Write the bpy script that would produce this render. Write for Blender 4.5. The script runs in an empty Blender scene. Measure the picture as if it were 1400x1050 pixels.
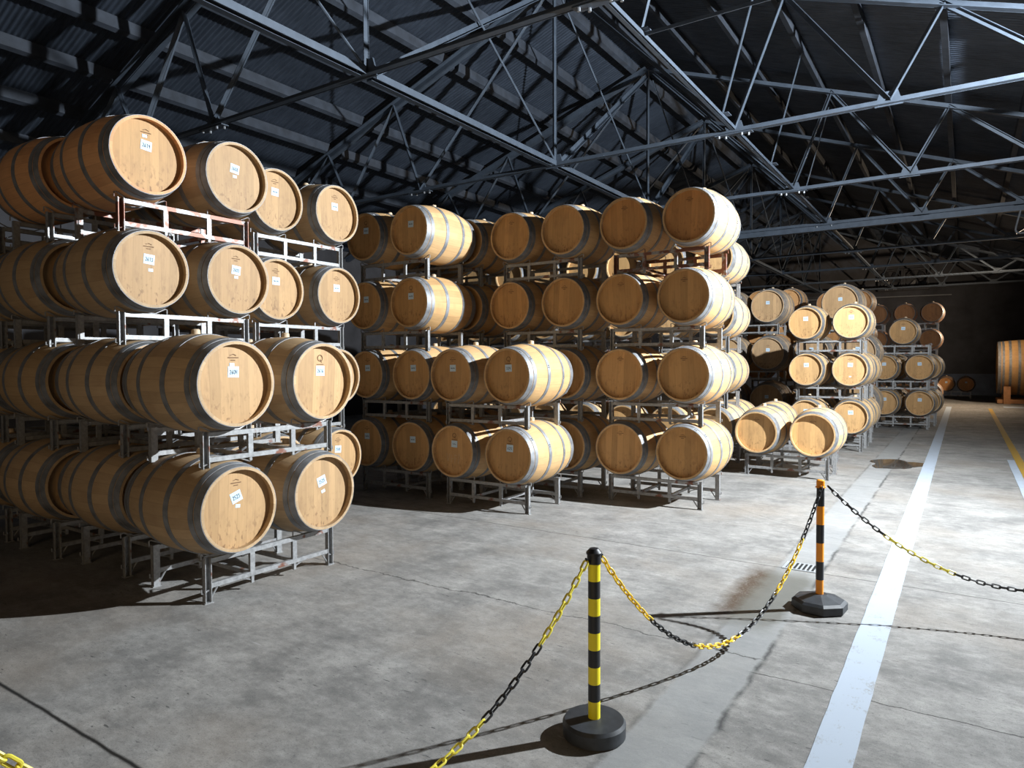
import bpy, math, random
from mathutils import Vector, Matrix
random.seed(7)
SC = bpy.context.scene
COL = SC.collection
PI = math.pi

# ------------------------------------------------------------------ camera
cd = bpy.data.cameras.new('camera')
cam = bpy.data.objects.new('camera', cd); COL.objects.link(cam)
YAW, PIT, ROL = .585, .030, -.004
cd.sensor_fit = 'HORIZONTAL'; cd.sensor_width = 36.0
cd.lens = 36.0*933.0/1400.0
cd.clip_start = .05; cd.clip_end = 200
_c, _s = math.cos(YAW), math.sin(YAW)
f0 = Vector((-_s, _c, 0)); r0 = Vector((_c, _s, 0)); zz = Vector((0, 0, 1))
fw = f0*math.cos(PIT) - zz*math.sin(PIT); u0 = f0*math.sin(PIT) + zz*math.cos(PIT)
rr = r0*math.cos(ROL) + u0*math.sin(ROL); uu = -r0*math.sin(ROL) + u0*math.cos(ROL)
cam.matrix_world = Matrix(((rr.x, uu.x, -fw.x, 0), (rr.y, uu.y, -fw.y, 0), (rr.z, uu.z, -fw.z, 1.5), (0, 0, 0, 1)))
SC.camera = cam

# ------------------------------------------------------------------ world, exposure, large lights
w = bpy.data.worlds.new('world'); SC.world = w; w.use_nodes = True
w.node_tree.nodes['Background'].inputs[0].default_value = (.55, .62, .75, 1)
w.node_tree.nodes['Background'].inputs[1].default_value = .02
SC.view_settings.view_transform = 'Standard'; SC.view_settings.look = 'None'
SC.view_settings.gamma = 1; SC.view_settings.use_curve_mapping = False
SC.view_settings.exposure = 0.0
LAMP = Vector((2.9, 7.45, 4.28)); LAMP_W = 7700; LAMP_C = (.885, .95, 1.0)
LAMP2 = Vector((2.5, 27.0, 3.7)); LAMP2_W = 1900; LAMP2_C = (1.0, .78, .55)
ad = bpy.data.lights.new('added_fill_light', 'AREA'); ad.shape = 'RECTANGLE'; ad.size = 4.4; ad.size_y = 3.2
ad.energy = 105; ad.color = (1.0, .74, .46)
fill_obj = bpy.data.objects.new('added_fill_light', ad); COL.objects.link(fill_obj)
fill_obj.location = (0.0, -4.6, 2.0); fill_obj.rotation_euler = (PI/2, 0, PI)   # added fill light behind the camera, shines along +Y
fill_obj.rotation_euler = (PI/2, 0, 0)

# ------------------------------------------------------------------ node helpers / materials
class NT:
    def __init__(s, name):
        s.m = bpy.data.materials.new(name); s.m.use_nodes = True
        s.t = s.m.node_tree; s.b = s.t.nodes['Principled BSDF']
    def n(s, typ, **kw):
        nd = s.t.nodes.new(typ)
        for k, v in kw.items(): setattr(nd, k, v)
        return nd
    def lk(s, a, b): s.t.links.new(a, b)
    def put(s, sock, v):
        if hasattr(v, 'is_output') or isinstance(v, bpy.types.NodeSocket): s.lk(v, sock)
        else: sock.default_value = v
    def math(s, op, a, b=None, c=None, clamp=False):
        nd = s.n('ShaderNodeMath', operation=op, use_clamp=clamp)
        s.put(nd.inputs[0], a)
        if b is not None: s.put(nd.inputs[1], b)
        if c is not None: s.put(nd.inputs[2], c)
        return nd.outputs[0]
    def mix(s, fac, a, b, blend='MIX'):
        nd = s.n('ShaderNodeMix', data_type='RGBA', blend_type=blend)
        s.put(nd.inputs[0], fac); s.put(nd.inputs[6], a); s.put(nd.inputs[7], b)
        return nd.outputs[2]
    def noise(s, vec, scale, detail=4, rough=.55, dim='3D'):
        nd = s.n('ShaderNodeTexNoise', noise_dimensions=dim)
        if vec is not None: s.lk(vec, nd.inputs['Vector'])
        nd.inputs['Scale'].default_value = scale; nd.inputs['Detail'].default_value = detail
        nd.inputs['Roughness'].default_value = rough
        return nd.outputs[0]
    def mapv(s, vec, scale=(1, 1, 1), loc=(0, 0, 0), rot=(0, 0, 0)):
        nd = s.n('ShaderNodeMapping'); s.lk(vec, nd.inputs[0])
        nd.inputs['Scale'].default_value = scale; nd.inputs['Location'].default_value = loc; nd.inputs['Rotation'].default_value = rot
        return nd.outputs[0]
    def ramp(s, fac, lo, hi):
        nd = s.n('ShaderNodeMapRange'); s.lk(fac, nd.inputs[0])
        nd.inputs[1].default_value = lo; nd.inputs[2].default_value = hi
        return nd.outputs[0]
    def bump(s, h, strength, dist=.01):
        nd = s.n('ShaderNodeBump'); nd.inputs['Strength'].default_value = strength; nd.inputs['Distance'].default_value = dist
        s.lk(h, nd.inputs['Height']); s.lk(nd.outputs[0], s.b.inputs['Normal'])

def simple(name, col, rough=.6, metal=0.0, var=.15, scale=12):
    t = NT(name); tc = t.n('ShaderNodeTexCoord').outputs['Object']
    f = t.noise(tc, scale)
    a = tuple(c*(1-var) for c in col) + (1,); b = tuple(min(1, c*(1+var)) for c in col) + (1,)
    t.lk(t.mix(t.ramp(f, .3, .7), a, b), t.b.inputs['Base Color'])
    t.b.inputs['Roughness'].default_value = rough; t.b.inputs['Metallic'].default_value = metal
    return t.m

def wood_staves(name, base):
    t = NT(name); tc = t.n('ShaderNodeTexCoord').outputs['Object']
    oi = t.n('ShaderNodeObjectInfo')
    sep = t.n('ShaderNodeSeparateXYZ'); t.lk(tc, sep.inputs[0])
    ang = t.math('ARCTAN2', sep.outputs[0], sep.outputs[2])
    st = t.math('MULTIPLY', ang, 27/(2*PI))
    st = t.math('ADD', st, t.math('MULTIPLY', t.noise(t.mapv(tc, (0.3, 0.0, .3)), 3), .5))
    fl = t.math('FLOOR', st); fr = t.math('FRACT', st)
    wn = t.n('ShaderNodeTexWhiteNoise', noise_dimensions='2D'); cmb = t.n('ShaderNodeCombineXYZ')
    t.lk(fl, cmb.inputs[0]); t.lk(t.math('MULTIPLY', oi.outputs['Random'], 37.0), cmb.inputs[1]); t.lk(cmb.outputs[0], wn.inputs[0])
    shift = t.n('ShaderNodeVectorMath', operation='ADD'); t.lk(tc, shift.inputs[0]); t.lk(cmb.outputs[0], shift.inputs[1])
    grain = t.noise(t.mapv(shift.outputs[0], (30, 1.6, 30)), 2.2, 5, .6)
    blot = t.noise(t.mapv(shift.outputs[0], (2, 3.5, 2)), 1.5, 3, .5)
    k = t.math('ADD', t.math('MULTIPLY', wn.outputs[0], .30), t.math('MULTIPLY', grain, .5))
    lo = tuple(c*.80 for c in base) + (1,); hi = tuple(min(1, c*1.2) for c in base) + (1,)
    c = t.mix(t.ramp(k, .18, .74), lo, hi)
    c = t.mix(t.math('MULTIPLY', t.ramp(blot, .5, .75), .3), c, (.30, .15, .07, 1))
    c = t.mix(1.0, c, oi.outputs['Color'], 'MULTIPLY')
    edge = t.math('MINIMUM', fr, t.math('SUBTRACT', 1.0, fr))
    line = t.math('SUBTRACT', 1.0, t.ramp(edge, 0.0, .035))
    c = t.mix(t.math('MULTIPLY', line, .28), c, (.07, .04, .02, 1))
    t.lk(c, t.b.inputs['Base Color']); t.b.inputs['Roughness'].default_value = .62
    t.b.inputs['Specular IOR Level'].default_value = .3
    t.bump(grain, .12, .004)
    return t.m

def wood_head(name, base):
    t = NT(name); tc = t.n('ShaderNodeTexCoord').outputs['Object']
    oi = t.n('ShaderNodeObjectInfo')
    sep = t.n('ShaderNodeSeparateXYZ'); t.lk(tc, sep.inputs[0])
    st = t.math('MULTIPLY', sep.outputs[0], 15.0)
    st = t.math('ADD', st, t.math('MULTIPLY', oi.outputs['Random'], 19.0))
    st = t.math('ADD', st, t.math('MULTIPLY', t.noise(t.mapv(tc, (3.5, 0, 0)), 2), 1.2))
    fl = t.math('FLOOR', st); fr = t.math('FRACT', st)
    wn = t.n('ShaderNodeTexWhiteNoise', noise_dimensions='2D'); cmb = t.n('ShaderNodeCombineXYZ')
    t.lk(fl, cmb.inputs[0]); t.lk(t.math('MULTIPLY', oi.outputs['Random'], 53.0), cmb.inputs[1]); t.lk(cmb.outputs[0], wn.inputs[0])
    shift = t.n('ShaderNodeVectorMath', operation='ADD'); t.lk(tc, shift.inputs[0]); t.lk(cmb.outputs[0], shift.inputs[1])
    grain = t.noise(t.mapv(shift.outputs[0], (34, 1, 1.7)), 2.2, 5, .6)
    blot = t.noise(t.mapv(shift.outputs[0], (7, 1, 3)), 2.0, 4, .6)
    k = t.math('ADD', t.math('MULTIPLY', wn.outputs[0], .34), t.math('MULTIPLY', grain, .55))
    lo = tuple(c*.80 for c in base) + (1,); hi = tuple(min(1, c*1.16) for c in base) + (1,)
    c = t.mix(t.ramp(k, .2, .72), lo, hi)
    c = t.mix(t.math('MULTIPLY', t.ramp(blot, .52, .74), .45), c, (.27, .15, .075, 1))
    spot = t.noise(t.mapv(shift.outputs[0], (16, 1, 9)), 2.6, 3, .5)
    low = t.ramp(sep.outputs[2], .0, -.25)
    c = t.mix(t.math('MULTIPLY', t.math('MULTIPLY', t.ramp(spot, .56, .66), low), .75), c, (.16, .08, .04, 1))
    c = t.mix(1.0, c, oi.outputs['Color'], 'MULTIPLY')
    edge = t.math('MINIMUM', fr, t.math('SUBTRACT', 1.0, fr))
    line = t.math('SUBTRACT', 1.0, t.ramp(edge, 0.0, .03))
    c = t.mix(t.math('MULTIPLY', line, .3), c, (.10, .055, .03, 1))
    t.lk(c, t.b.inputs['Base Color']); t.b.inputs['Roughness'].default_value = .6
    t.b.inputs['Specular IOR Level'].default_value = .3
    t.bump(grain, .08, .003)
    return t.m

def rack_metal(name):
    t = NT(name); tc = t.n('ShaderNodeTexCoord').outputs['Object']; oi = t.n('ShaderNodeObjectInfo')
    f = t.noise(tc, 9, 5); f2 = t.noise(tc, 40, 3)
    c = t.mix(t.ramp(f2, .3, .7), (.22, .222, .225, 1), (.34, .345, .35, 1))
    sepc = t.n('ShaderNodeSeparateColor'); t.lk(oi.outputs['Color'], sepc.inputs[0])
    amt = t.math('SUBTRACT', 1.0, sepc.outputs[2])
    rust = t.ramp(t.math('ADD', f, t.math('MULTIPLY', amt, .20)), .63, .70)
    c = t.mix(t.math('MULTIPLY', rust, .9), c, (.17, .055, .025, 1))
    t.lk(c, t.b.inputs['Base Color']); t.b.inputs['Roughness'].default_value = .5; t.b.inputs['Metallic'].default_value = .35
    return t.m

def hoop_metal():
    t = NT('galvanised_hoop'); tc = t.n('ShaderNodeTexCoord').outputs['Object']
    f = t.noise(tc, 14, 4)
    t.lk(t.mix(t.ramp(f, .3, .7), (.17, .175, .185, 1), (.30, .31, .325, 1)), t.b.inputs['Base Color'])
    t.lk(t.ramp(f, -1.2, 1.6), t.b.inputs['Roughness']); t.b.inputs['Metallic'].default_value = .55
    return t.m

def floor_mat():
    t = NT('worn_concrete')
    geo = t.n('ShaderNodeNewGeometry').outputs['Position']
    sep = t.n('ShaderNodeSeparateXYZ'); t.lk(geo, sep.inputs[0]); X, Y = sep.outputs[0], sep.outputs[1]
    big = t.noise(geo, .55, 4, .6); mid = t.noise(t.mapv(geo, (1.2, 1.8, 1), rot=(0, 0, .5)), 1.8, 6, .65)
    streak = t.noise(t.mapv(geo, (1.0, 4.5, 1), rot=(0, 0, -.35)), 1.8, 5, .6)
    fine = t.noise(geo, 55, 3, .7); grit = t.noise(geo, 170, 2, .6)
    k = t.math('ADD', t.math('MULTIPLY', big, .5), t.math('ADD', t.math('MULTIPLY', mid, .55), t.math('MULTIPLY', streak, .30)))
    patch = t.noise(t.mapv(geo, (1.5, 1, 1), loc=(3, 9, 0)), 2.6, 8, .7)
    k = t.math('ADD', k, t.math('MULTIPLY', t.math('SUBTRACT', patch, .5), .55))
    c = t.mix(t.ramp(k, .44, .92), (.105, .103, .10, 1), (.40, .388, .368, 1))
    n14 = t.noise(t.mapv(geo, (1, 1.7, 1), rot=(0, 0, .6)), 11, 7, .75)
    c = t.mix(t.math('MULTIPLY', t.ramp(n14, .46, .70), .55), c, (.11, .108, .105, 1))
    c = t.mix(t.math('MULTIPLY', t.ramp(n14, .46, .28), .40), c, (.44, .43, .41, 1))
    warm = t.noise(t.mapv(geo, loc=(11, 5, 0)), .8, 4, .6)
    c = t.mix(t.math('MULTIPLY', t.ramp(warm, .48, .7), .5), c, (.25, .21, .17, 1))
    c = t.mix(t.math('MULTIPLY', t.ramp(fine, .56, .72), .5), c, (.08, .08, .085, 1))
    c = t.mix(t.math('MULTIPLY', t.ramp(grit, .58, .70), .55), c, (.07, .07, .075, 1))
    c = t.mix(t.math('MULTIPLY', t.ramp(grit, .36, .28), .35), c, (.5, .5, .5, 1))
    scr = t.noise(t.mapv(geo, (14, 60, 1), rot=(0, 0, .7)), 1.0, 2, .5); msk = t.noise(t.mapv(geo, loc=(5, 1, 0)), 1.7, 3, .6)
    c = t.mix(t.math('MULTIPLY', t.math('MULTIPLY', t.ramp(scr, .66, .70), t.ramp(msk, .48, .60)), .8), c, (.05, .05, .05, 1))
    scr2 = t.noise(t.mapv(geo, (5, 42, 1), rot=(0, 0, -.9)), 1.0, 2, .5)
    c = t.mix(t.math('MULTIPLY', t.math('MULTIPLY', t.ramp(scr2, .68, .71), t.ramp(msk, .42, .35)), .35), c, (.5, .5, .5, 1))
    warp = t.math('SUBTRACT', t.noise(geo, 2.2, 6, .65), .5)
    warp2 = t.math('SUBTRACT', t.noise(geo, 9, 4, .6), .5)
    def band(v, a, b, soft):   # 1 between a and b
        return t.math('MULTIPLY', t.ramp(v, a-soft, a+soft), t.ramp(v, b+soft, b-soft))
    # poured drain channel strip running up the aisle
    Xw = t.math('ADD', X, t.math('MULTIPLY', warp2, .05))
    ch = t.math('MULTIPLY', band(Xw, -1.12, -.83, .012), t.ramp(Y, 30, 13))
    c = t.mix(t.math('MULTIPLY', ch, .55), c, (.27, .28, .285, 1))
    for e, q in ((-1.13, .5), (-.825, .95)):
        l = t.math('MULTIPLY', band(Xw, e-.010, e+.010, .010), t.ramp(t.noise(geo, 3.1, 4), .40, .55))
        c = t.mix(t.math('MULTIPLY', l, q), c, (.05, .05, .05, 1))
    # cracks and joints: (ny slope: y = y0 + m*x), x range, half width, wobble, darkness
    for y0, m, xa, xb, hw, wob, q in ((1.31, 0, -9, 1.2, .006, .03, 1), (3.53, .0, -4.2, -.84, .004, .22, .8), (5.215, .0, -6, 3.4, .0032, .03, .95),
            (3.36, 0, -.84, 3.4, .003, .10, .85), (5.67, -.74, -3.0, -.7, .003, .12, .5), (10.0, .2, -.95, 2, .004, .1, .6), (9.2, .02, -9, 3.4, .004, .02, .6), (13.6, 0, -9, 3.4, .004, .02, .4), (7.0, -1.25, -1.45, -.75, .004, .04, .35)):
        v = t.math('SUBTRACT', t.math('ADD', Y, t.math('MULTIPLY', warp, wob)), t.math('ADD', t.math('MULTIPLY', X, m), y0))
        v = t.math('ADD', v, t.math('MULTIPLY', warp2, wob*.25))
        l = t.math('MULTIPLY', t.math('SUBTRACT', 1.0, t.ramp(t.math('ABSOLUTE', v), hw*.6, hw*2.2)), band(X, xa, xb, .03))
        c = t.mix(t.math('MULTIPLY', l, q), c, (.018, .017, .016, 1))
    # slow fine cracks
    vor = t.n('ShaderNodeTexVoronoi', feature='DISTANCE_TO_EDGE'); t.lk(t.mapv(geo, (1, 1, 1)), vor.inputs['Vector']); vor.inputs['Scale'].default_value = .55
    # rust stain above the drain channel and its dark wet patch
    wr = t.math('MULTIPLY', warp, .28)
    rs = t.math('MULTIPLY', band(t.math('ADD', X, wr), -1.25, -1.09, .05), band(t.math('ADD', Y, wr), 4.05, 5.12, .14))
    c = t.mix(t.math('MULTIPLY', rs, t.ramp(fine, .1, .5)), c, (.075, .05, .032, 1))
    wet = t.math('MULTIPLY', band(t.math('ADD', X, wr), -1.14, -.86, .04), band(t.math('ADD', Y, wr), 3.95, 5.15, .16))
    c = t.mix(t.math('MULTIPLY', wet, .8), c, (.12, .12, .105, 1))
    tracks = t.noise(t.mapv(geo, (6, .5, 1)), 2, 4, .6)
    c = t.mix(t.math('MULTIPLY', t.math('MULTIPLY', t.ramp(tracks, .5, .65), t.ramp(Y, 14, 22)), .4), c, (.14, .13, .12, 1))
    t.lk(c, t.b.inputs['Base Color'])
    r = t.math('SUBTRACT', .78, t.math('MULTIPLY', t.ramp(big, .45, .7), .22))
    r = t.math('SUBTRACT', r, t.math('MULTIPLY', wet, .3))
    t.lk(r, t.b.inputs['Roughness']); t.b.inputs['Specular IOR Level'].default_value = .35
    t.bump(t.math('ADD', t.math('MULTIPLY', fine, .6), t.math('MULTIPLY', mid, 1.4)), .10, .012)
    return t.m

def paint_mat(name, col, wear=.5):
    t = NT(name); geo = t.n('ShaderNodeNewGeometry').outputs['Position']
    n1 = t.noise(geo, 7, 6, .7); n2 = t.noise(t.mapv(geo, (3, 1, 1)), 45, 3, .6)
    k = t.math('ADD', t.math('MULTIPLY', n1, .7), t.math('MULTIPLY', n2, .3))
    c = t.mix(t.math('MULTIPLY', t.ramp(k, .55, .64), wear), tuple(col)+(1,), (.27, .265, .26, 1))
    t.lk(c, t.b.inputs['Base Color']); t.b.inputs['Roughness'].default_value = .6
    return t.m

def roof_mat():
    t = NT('corrugated_iron'); geo = t.n('ShaderNodeNewGeometry').outputs['Position']
    n1 = t.noise(geo, .8, 5, .6); n2 = t.noise(t.mapv(geo, (1.5, 9, 1.5)), 2.0, 5, .65)
    k = t.math('ADD', t.math('MULTIPLY', n1, .6), t.math('MULTIPLY', n2, .6))
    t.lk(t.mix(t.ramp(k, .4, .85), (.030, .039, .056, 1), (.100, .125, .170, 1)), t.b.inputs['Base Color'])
    t.b.inputs['Roughness'].default_value = .55; t.b.inputs['Metallic'].default_value = .3
    return t.m

M = dict(
    stave=wood_staves('oak_staves', (.56, .38, .20)), head=wood_head('oak_head', (.53, .325, .145)),
    hoop=hoop_metal(), rack=rack_metal('rack_steel'), floor=floor_mat(),
    bung=simple('bung_silicone', (.52, .40, .27), .6), paper=simple('label_paper', (.52, .66, .78), .7, 0, .04),
    ink=simple('label_ink', (.03, .045, .07), .7), brand=simple('burnt_brand', (.16, .085, .04), .8), chalk=simple('chalk', (.55, .42, .28), .8),
    white_line=paint_mat('white_floor_paint', (.40, .46, .54), .75), yellow_line=paint_mat('yellow_floor_paint', (.50, .30, .04), .9),
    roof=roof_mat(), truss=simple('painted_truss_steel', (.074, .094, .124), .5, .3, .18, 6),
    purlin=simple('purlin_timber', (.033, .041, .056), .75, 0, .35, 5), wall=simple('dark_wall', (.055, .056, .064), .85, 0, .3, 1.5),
    dado=simple('dado_paint', (.10, .125, .18), .8, 0, .25, 2),
    yellow=simple('yellow_plastic', (.84, .72, .015), .38, 0, .04), orange=simple('orange_plastic', (.86, .30, .012), .38, 0, .04),
    black=simple('black_plastic', (.016, .017, .02), .42, 0, .1), rubber=simple('black_rubber', (.028, .032, .038), .5, 0, .3, 25),
    chain_y=simple('chain_yellow', (.86, .58, .03), .4, 0, .05), chain_l=simple('chain_lemon', (.78, .68, .08), .4, 0, .05), chain_b=simple('chain_black', (.018, .018, .02), .4, 0, .1),
    grate=simple('drain_steel', (.50, .53, .56), .45, .4, .1), hole=simple('drain_pit', (.006, .006, .006), .9, 0, .1),
    timber=simple('cradle_timber', (.42, .20, .085), .7, 0, .2, 6), housing=simple('lamp_housing', (.04, .04, .045), .5, .2),
    bolt=simple('bolt_steel', (.32, .34, .37), .4, .5), fanm=simple('fan_steel', (.05, .052, .06), .5, .3),
)

# ------------------------------------------------------------------ mesh helpers
class MB:
    def __init__(s): s.v = []; s.f = []; s.sm = []
    def add(s, vs, fs, smooth=False):
        o = len(s.v); s.v += [tuple(v) for v in vs]
        for f in fs: s.f.append(tuple(i+o for i in f)); s.sm.append(smooth)
    def box(s, x0, x1, y0, y1, z0, z1):
        s.add([(x0, y0, z0), (x1, y0, z0), (x1, y1, z0), (x0, y1, z0), (x0, y0, z1), (x1, y0, z1), (x1, y1, z1), (x0, y1, z1)],
              [(0, 3, 2, 1), (4, 5, 6, 7), (0, 1, 5, 4), (1, 2, 6, 5), (2, 3, 7, 6), (3, 0, 4, 7)])
    def bar(s, p, q, a, b, up=(0, 0, 1)):
        """rectangular bar p->q; a = width along side axis, b = along up-ish axis"""
        p, q = Vector(p), Vector(q); d = (q-p).normalized(); up = Vector(up)
        if abs(d.dot(up)) > .98: up = Vector((1, 0, 0))
        sd = d.cross(up).normalized(); u = sd.cross(d).normalized()
        vs = []
        for e in (p, q):
            for i, j in ((-1, -1), (1, -1), (1, 1), (-1, 1)): vs.append(e + sd*(a/2*i) + u*(b/2*j))
        s.add(vs, [(0, 1, 2, 3), (7, 6, 5, 4), (0, 4, 5, 1), (1, 5, 6, 2), (2, 6, 7, 3), (3, 7, 4, 0)])
    def angle(s, p, q, leg, th, side=(0, 1, 0)):
        """steel angle (L profile) p->q"""
        p, q = Vector(p), Vector(q); d = (q-p).normalized(); sd = Vector(side); sd = (sd - d*sd.dot(d)).normalized(); u = sd.cross(d)
        pts = [(0, 0), (leg, 0), (leg, th), (th, th), (th, leg), (0, leg)]
        vs = [e + sd*(a-leg/2) + u*(b-leg/2) for e in (p, q) for a, b in pts]
        n = 6
        fs = [(0, 1, 2, 3), (0, 3, 4, 5), (9, 8, 7, 6), (11, 10, 9, 6)] + [(i, i+6, (i+1) % n+6, (i+1) % n) for i in range(n)]
        s.add(vs, fs)
    def tube(s, pts, r, n=6, closed=False):
        pts = [Vector(p) for p in pts]; N = len(pts); vs = []; prev = None
        for i, p in enumerate(pts):
            if closed: d = pts[(i+1) % N]-pts[i-1]
            else: d = pts[min(i+1, N-1)]-pts[max(i-1, 0)]
            d.normalize()
            ref = prev if prev is not None else (Vector((0, 0, 1)) if abs(d.z) < .9 else Vector((1, 0, 0)))
            u = (ref - d*ref.dot(d)).normalized(); prev = u; v = d.cross(u)
            for k in range(n):
                a = 2*PI*k/n; vs.append(p + u*(r*math.cos(a)) + v*(r*math.sin(a)))
        fs = []
        for i in range(N if closed else N-1):
            j = (i+1) % N
            for k in range(n): fs.append((i*n+k, i*n+(k+1) % n, j*n+(k+1) % n, j*n+k))
        if not closed: fs += [tuple(range(n))[::-1], tuple(range((N-1)*n, N*n))]
        s.add(vs, fs, True)
    def lathe(s, prof, axis='z', n=32, close=False, smooth=True, cap=False):
        """prof: (r, h) list"""
        vs = []
        for r, h in prof:
            for k in range(n):
                a = 2*PI*k/n; x, y = r*math.sin(a), r*math.cos(a)
                vs.append((x, y, h) if axis == 'z' else ((x, h, y) if axis == 'y' else (h, x, y)))
        fs = []; P = len(prof)
        for i in range(P if close else P-1):
            j = (i+1) % P
            for k in range(n):
                q = (i*n+k, i*n+(k+1) % n, j*n+(k+1) % n, j*n+k)
                fs.append(q if axis != 'z' else q[::-1])
        if cap:
            fs.append(tuple(range(n)) if axis == 'z' else tuple(range(n))[::-1])
            e = tuple(range((P-1)*n, P*n)); fs.append(e[::-1] if axis == 'z' else e)
        s.add(vs, fs, smooth)
    def mesh(s, name, mat, sharp=35):
        me = bpy.data.meshes.new(name); me.from_pydata(s.v, [], s.f)
        me.polygons.foreach_set('use_smooth', s.sm); me.materials.append(mat); me.validate(); me.update()
        if any(s.sm): me.set_sharp_from_angle(angle=math.radians(sharp))
        return me
def obj(name, mb, mat, parent=None, loc=(0, 0, 0), rot=(0, 0, 0)):
    me = mb if isinstance(mb, bpy.types.Mesh) else mb.mesh(name, mat)
    o = bpy.data.objects.new(name, me); COL.objects.link(o); o.location = loc; o.rotation_euler = rot
    if parent: o.parent = parent
    return o
USED = {}
def tag(o, label, cat, group=None):
    nw = len(label.split()); assert 4 <= nw <= 16, (nw, label)
    USED[label] = USED.get(label, 0)+1
    o['label'] = label; o['category'] = cat
    if group: o['group'] = group
    return o
def thing(name, label, cat, loc=(0, 0, 0), rotz=0, group=None):
    o = bpy.data.objects.new(name, None); COL.objects.link(o); o.empty_display_size = .1
    o.location = loc; o.rotation_euler = (0, 0, rotz)
    return tag(o, label, cat, group)
def struct(o): o['kind'] = 'structure'; return o

# ------------------------------------------------------------------ the shell
RX, RZ, SL = -5.72, 7.83, .352             # ridge position, height of purlin underside, roof slope
XL, XR, YF, YB = -15.0, 3.8, -5.0, 37.0
def plane_z(x): return RZ - SL*abs(x-RX)
mb = MB(); mb.box(XL, XR, YF, YB, -.2, 0); struct(obj('floor', mb, M['floor']))
# corrugated roof sheets, waves along Y
mb = MB(); wl = .076; seg = 8; ny = int((YB-YF)/wl*seg); vs = []
for i in range(ny+1):
    y = YF + i*wl/seg; dz = .010*math.cos(2*PI*i/seg)
    for x in (XL, RX, XR): vs.append((x, y, plane_z(x)+.20+dz))
fs = []
for i in range(ny):
    a = i*3
    fs += [(a, a+1, a+4, a+3), (a+1, a+2, a+5, a+4)]
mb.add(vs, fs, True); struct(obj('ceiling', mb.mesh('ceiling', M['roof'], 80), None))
mb = MB(); mb.box(XL-.2, XL, YF, YB, 0, plane_z(XL)+.35); struct(obj('wall_left', mb, M['wall']))
mb = MB(); mb.box(XR, XR+.2, YF, YB, 0, plane_z(XR)+.35); struct(obj('wall_right', mb, M['wall']))
mb = MB(); xs = [XL, RX, XR]; zt = [plane_z(x)+.18 for x in xs]
mb.add([(xs[0], YB, 0), (xs[1], YB, 0), (xs[2], YB, 0), (xs[0], YB, zt[0]), (xs[1], YB, zt[1]), (xs[2], YB, zt[2])] +
       [(xs[0], YB+.2, 0), (xs[1], YB+.2, 0), (xs[2], YB+.2, 0), (xs[0], YB+.2, zt[0]), (xs[1], YB+.2, zt[1]), (xs[2], YB+.2, zt[2])],
       [(0, 1, 4, 3), (1, 2, 5, 4), (7, 6, 9, 10), (8, 7, 10, 11), (0, 3, 9, 6), (2, 8, 11, 5), (3, 4, 10, 9), (4, 5, 11, 10), (0, 6, 7, 1), (1, 7, 8, 2)])
struct(obj('wall_back', mb, M['wall']))
mb = MB(); mb.box(XL, XR, YB-.03, YB, 0, .95); struct(obj('trim_1', mb, M['dado']))

# ------------------------------------------------------------------ roof steel
TY = [-2.9, 1.4, 5.66, 9.95, 13.95, 17.75, 22.5, 26.7, 30.8, 34.9]
ORD = ['first', 'second', 'third', 'fourth', 'fifth', 'sixth', 'seventh', 'eighth', 'ninth', 'tenth']
ZC = 4.80
def purlins():
    k = 0
    for side in (-1, 1):
        for i, d in enumerate((.28, 1.30, 2.35, 3.40, 4.43, 5.44, 6.48, 7.52, 8.5)):
            x = RX + side*d
            if x > XR-.15: continue
            z = plane_z(x); mb = MB(); a = math.atan(SL)*(-side)
            c, s_ = math.cos(a), math.sin(a); hw, hh = .045, .085
            vs = []
            for y in (YF+.05, YB-.05):
                for p, q in ((-hw, 0), (hw, 0), (hw, 2*hh), (-hw, 2*hh)): vs.append((p*c + q*s_*-1*0 + x, y, z + q + p*math.tan(a)))
            mb.add(vs, [(0, 1, 2, 3), (7, 6, 5, 4), (0, 4, 5, 1), (1, 5, 6, 2), (2, 6, 7, 3), (3, 7, 4, 0)])
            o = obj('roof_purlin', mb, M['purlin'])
            tag(o, '%s long dark roof purlin from the ridge on the %s roof slope' % (ORD[i], 'left' if side < 0 else 'right'), 'purlin', 'roof purlins under the iron sheets')
purlins()

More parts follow.
